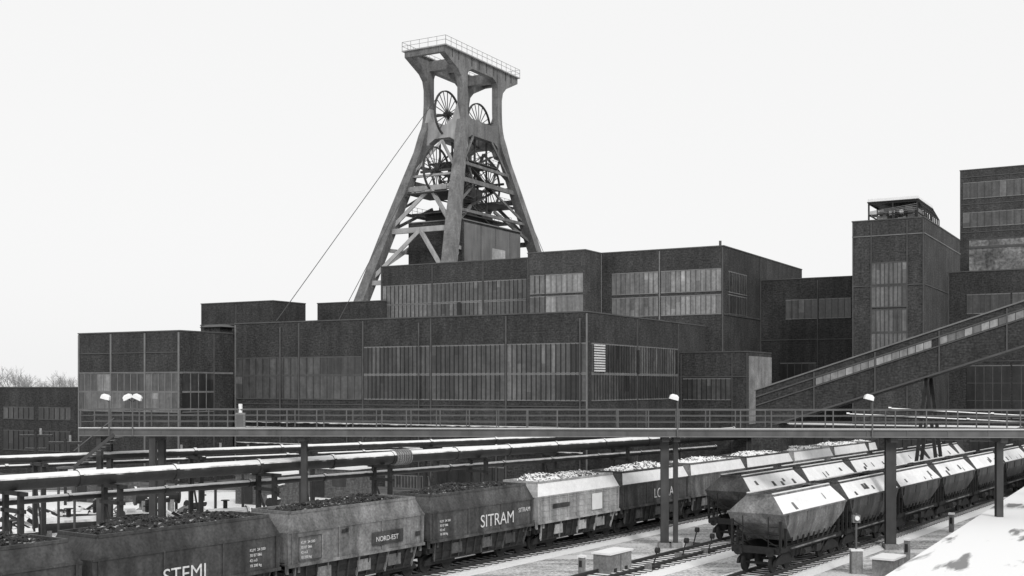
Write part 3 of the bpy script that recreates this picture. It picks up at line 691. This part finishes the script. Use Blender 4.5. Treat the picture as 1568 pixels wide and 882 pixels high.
for px,D in ((210,82),(300,90),(130,82),(420,92)):
    o=empty('pump_unit',(k_(px)*D,D,0),random.uniform(0,1.5)); m=MB()
    m.box(-1.2,1.2,-.6,.6,0,.4,'concrete'); m.cyl((-.9,0,.9),(.3,0,.9),.4,'steelsnow',14); m.cyl((.3,0,.9),(.9,0,.9),.25,'steelsnow',12); m.cyl((.7,0,.9),(.7,0,2.0),.15,'steelsnow',10); m.cyl((.7,0,2.0),(2.2,0,2.0),.15,'steelsnow',10); m.cyl((.7,0,1.5),(.7,0,1.58),.28,'steeld',12); m.box(-.8,-.2,-.3,.3,1.25,1.45,'snow'); m.obj('pump_parts',o)
for px,D,h in ((55,100,6),(100,98,5.5),(270,92,5),(330,95,5),(372,92,5)):
    o=empty('steel_mast',(k_(px)*D,D,0)); m=MB(); m.beam((0,0,0),(0,0,h),.18,.18,'steeld'); m.beam((-1.4,0,h-.3),(1.4,0,h-.3),.15,.2,'steelsnow'); m.beam((-.9,0,h-1.4),(.9,0,h-1.4),.12,.15,'steelsnow'); m.cyl((.4,0,h-.2),(.4,0,h+.35),.1,'concrete',8); m.obj('mast_parts',o)
for px,D in ((395,98),(505,104),(140,100)):
    o=empty('storage_shed',(k_(px)*D,D,0),ROT); m=MB(); m.box(-2.5,2.5,0,3,0,2.6,'brick3'); m.box(-2.7,2.7,-.2,3.2,2.6,2.75,'snow'); m.box(-1.8,-.6,-.04,0,0.1,2.1,'steeld'); m.box(.3,1.8,-.04,0,1.1,2.0,'g1'); m.obj('shed_parts',o)
pipeline('rail_side_pipeline',[(27,84,8.3),(40,80,7.6),(52,76,7.2)],0.1); pipeline('rail_side_pipeline',[(24,84,7.9),(40,81,7.2),(52,78,6.9)],0.1)
# ------------------------------------------------------------------ ground, hill, trees
m=MB(); m.add([(-2500,-200,0),(2500,-200,0),(2500,4000,0),(-2500,4000,0)],[(0,1,2,3)],'ground'); m.obj('ground')
m=MB(); m.add([(-70,112,0.004),(-20,112,0.004),(4,98,0.004),(30,96,0.004),(110,96,0.004),(110,200,0.004),(-90,200,0.004)],[(0,1,2,3,4,5,6)],'yard'); m.obj('gravel_yard')
m=MB(); m.add([(-60,40,0.008),(-23,40,0.008),(-8,62,0.008),(3,79,0.008),(5,95,0.008),(-20,110,0.008),(-70,110,0.008)],[(0,1,2,3,4,5,6)],'snowfield'); m.obj('snow_covered_ground')
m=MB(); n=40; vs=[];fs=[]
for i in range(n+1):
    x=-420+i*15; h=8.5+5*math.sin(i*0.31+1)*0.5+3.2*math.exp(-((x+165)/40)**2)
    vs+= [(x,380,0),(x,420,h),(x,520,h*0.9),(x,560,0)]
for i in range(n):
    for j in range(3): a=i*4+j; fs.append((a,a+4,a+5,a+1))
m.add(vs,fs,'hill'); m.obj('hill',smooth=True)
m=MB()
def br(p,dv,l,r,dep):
    q=p+dv*l; m.cyl(p,q,r,'bark_haze',3,r*.65)
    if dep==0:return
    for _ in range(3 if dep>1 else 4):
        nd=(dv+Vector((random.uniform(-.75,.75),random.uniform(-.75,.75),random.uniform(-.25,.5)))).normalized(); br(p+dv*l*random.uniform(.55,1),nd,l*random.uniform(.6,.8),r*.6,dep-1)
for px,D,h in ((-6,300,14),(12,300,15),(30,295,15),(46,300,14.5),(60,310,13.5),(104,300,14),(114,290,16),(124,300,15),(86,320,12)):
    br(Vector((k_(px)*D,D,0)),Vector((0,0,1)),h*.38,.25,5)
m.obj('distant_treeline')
# ------------------------------------------------------------------ world, sun, camera
w=bpy.data.worlds.new('World');scene.world=w;w.use_nodes=True;nt=w.node_tree;N=nt.nodes;L=nt.links
bg=N['Background'];sky=N.new('ShaderNodeTexSky');sky.sky_type='NISHITA';sky.sun_disc=False
EL=math.radians(38);az=math.radians(160)
sky.sun_elevation=EL;sky.sun_rotation=az;sky.dust_density=3;sky.air_density=1.5
bw=N.new('ShaderNodeRGBToBW');L.new(sky.outputs[0],bw.inputs[0])
mx=N.new('ShaderNodeMix');mx.data_type='FLOAT';mx.inputs[0].default_value=0.9;mx.inputs[3].default_value=8.9
L.new(bw.outputs[0],mx.inputs[2]);L.new(mx.outputs[0],bg.inputs['Color']);bg.inputs['Strength'].default_value=0.11
sd=bpy.data.lights.new('sun','SUN');sd.energy=1.5;sd.angle=math.radians(12);sd.color=(1,0.99,0.98)
so=bpy.data.objects.new('sun',sd);scene.collection.objects.link(so)
sv=Vector((math.sin(az)*math.cos(EL),math.cos(az)*math.cos(EL),math.sin(EL)))
so.rotation_euler=(-sv).to_track_quat('-Z','Y').to_euler();so.location=(0,0,80)
cam=bpy.data.cameras.new('camera');co=bpy.data.objects.new('camera',cam);scene.collection.objects.link(co)
co.location=(0,0,EYE);co.rotation_euler=(math.radians(90),0,0);cam.sensor_width=36;cam.lens=36*F/1568;cam.shift_y=149/1568;cam.clip_end=6000;cam.clip_start=0.5
scene.camera=co
scene.view_settings.view_transform='Standard';scene.view_settings.look='None';scene.view_settings.exposure=0
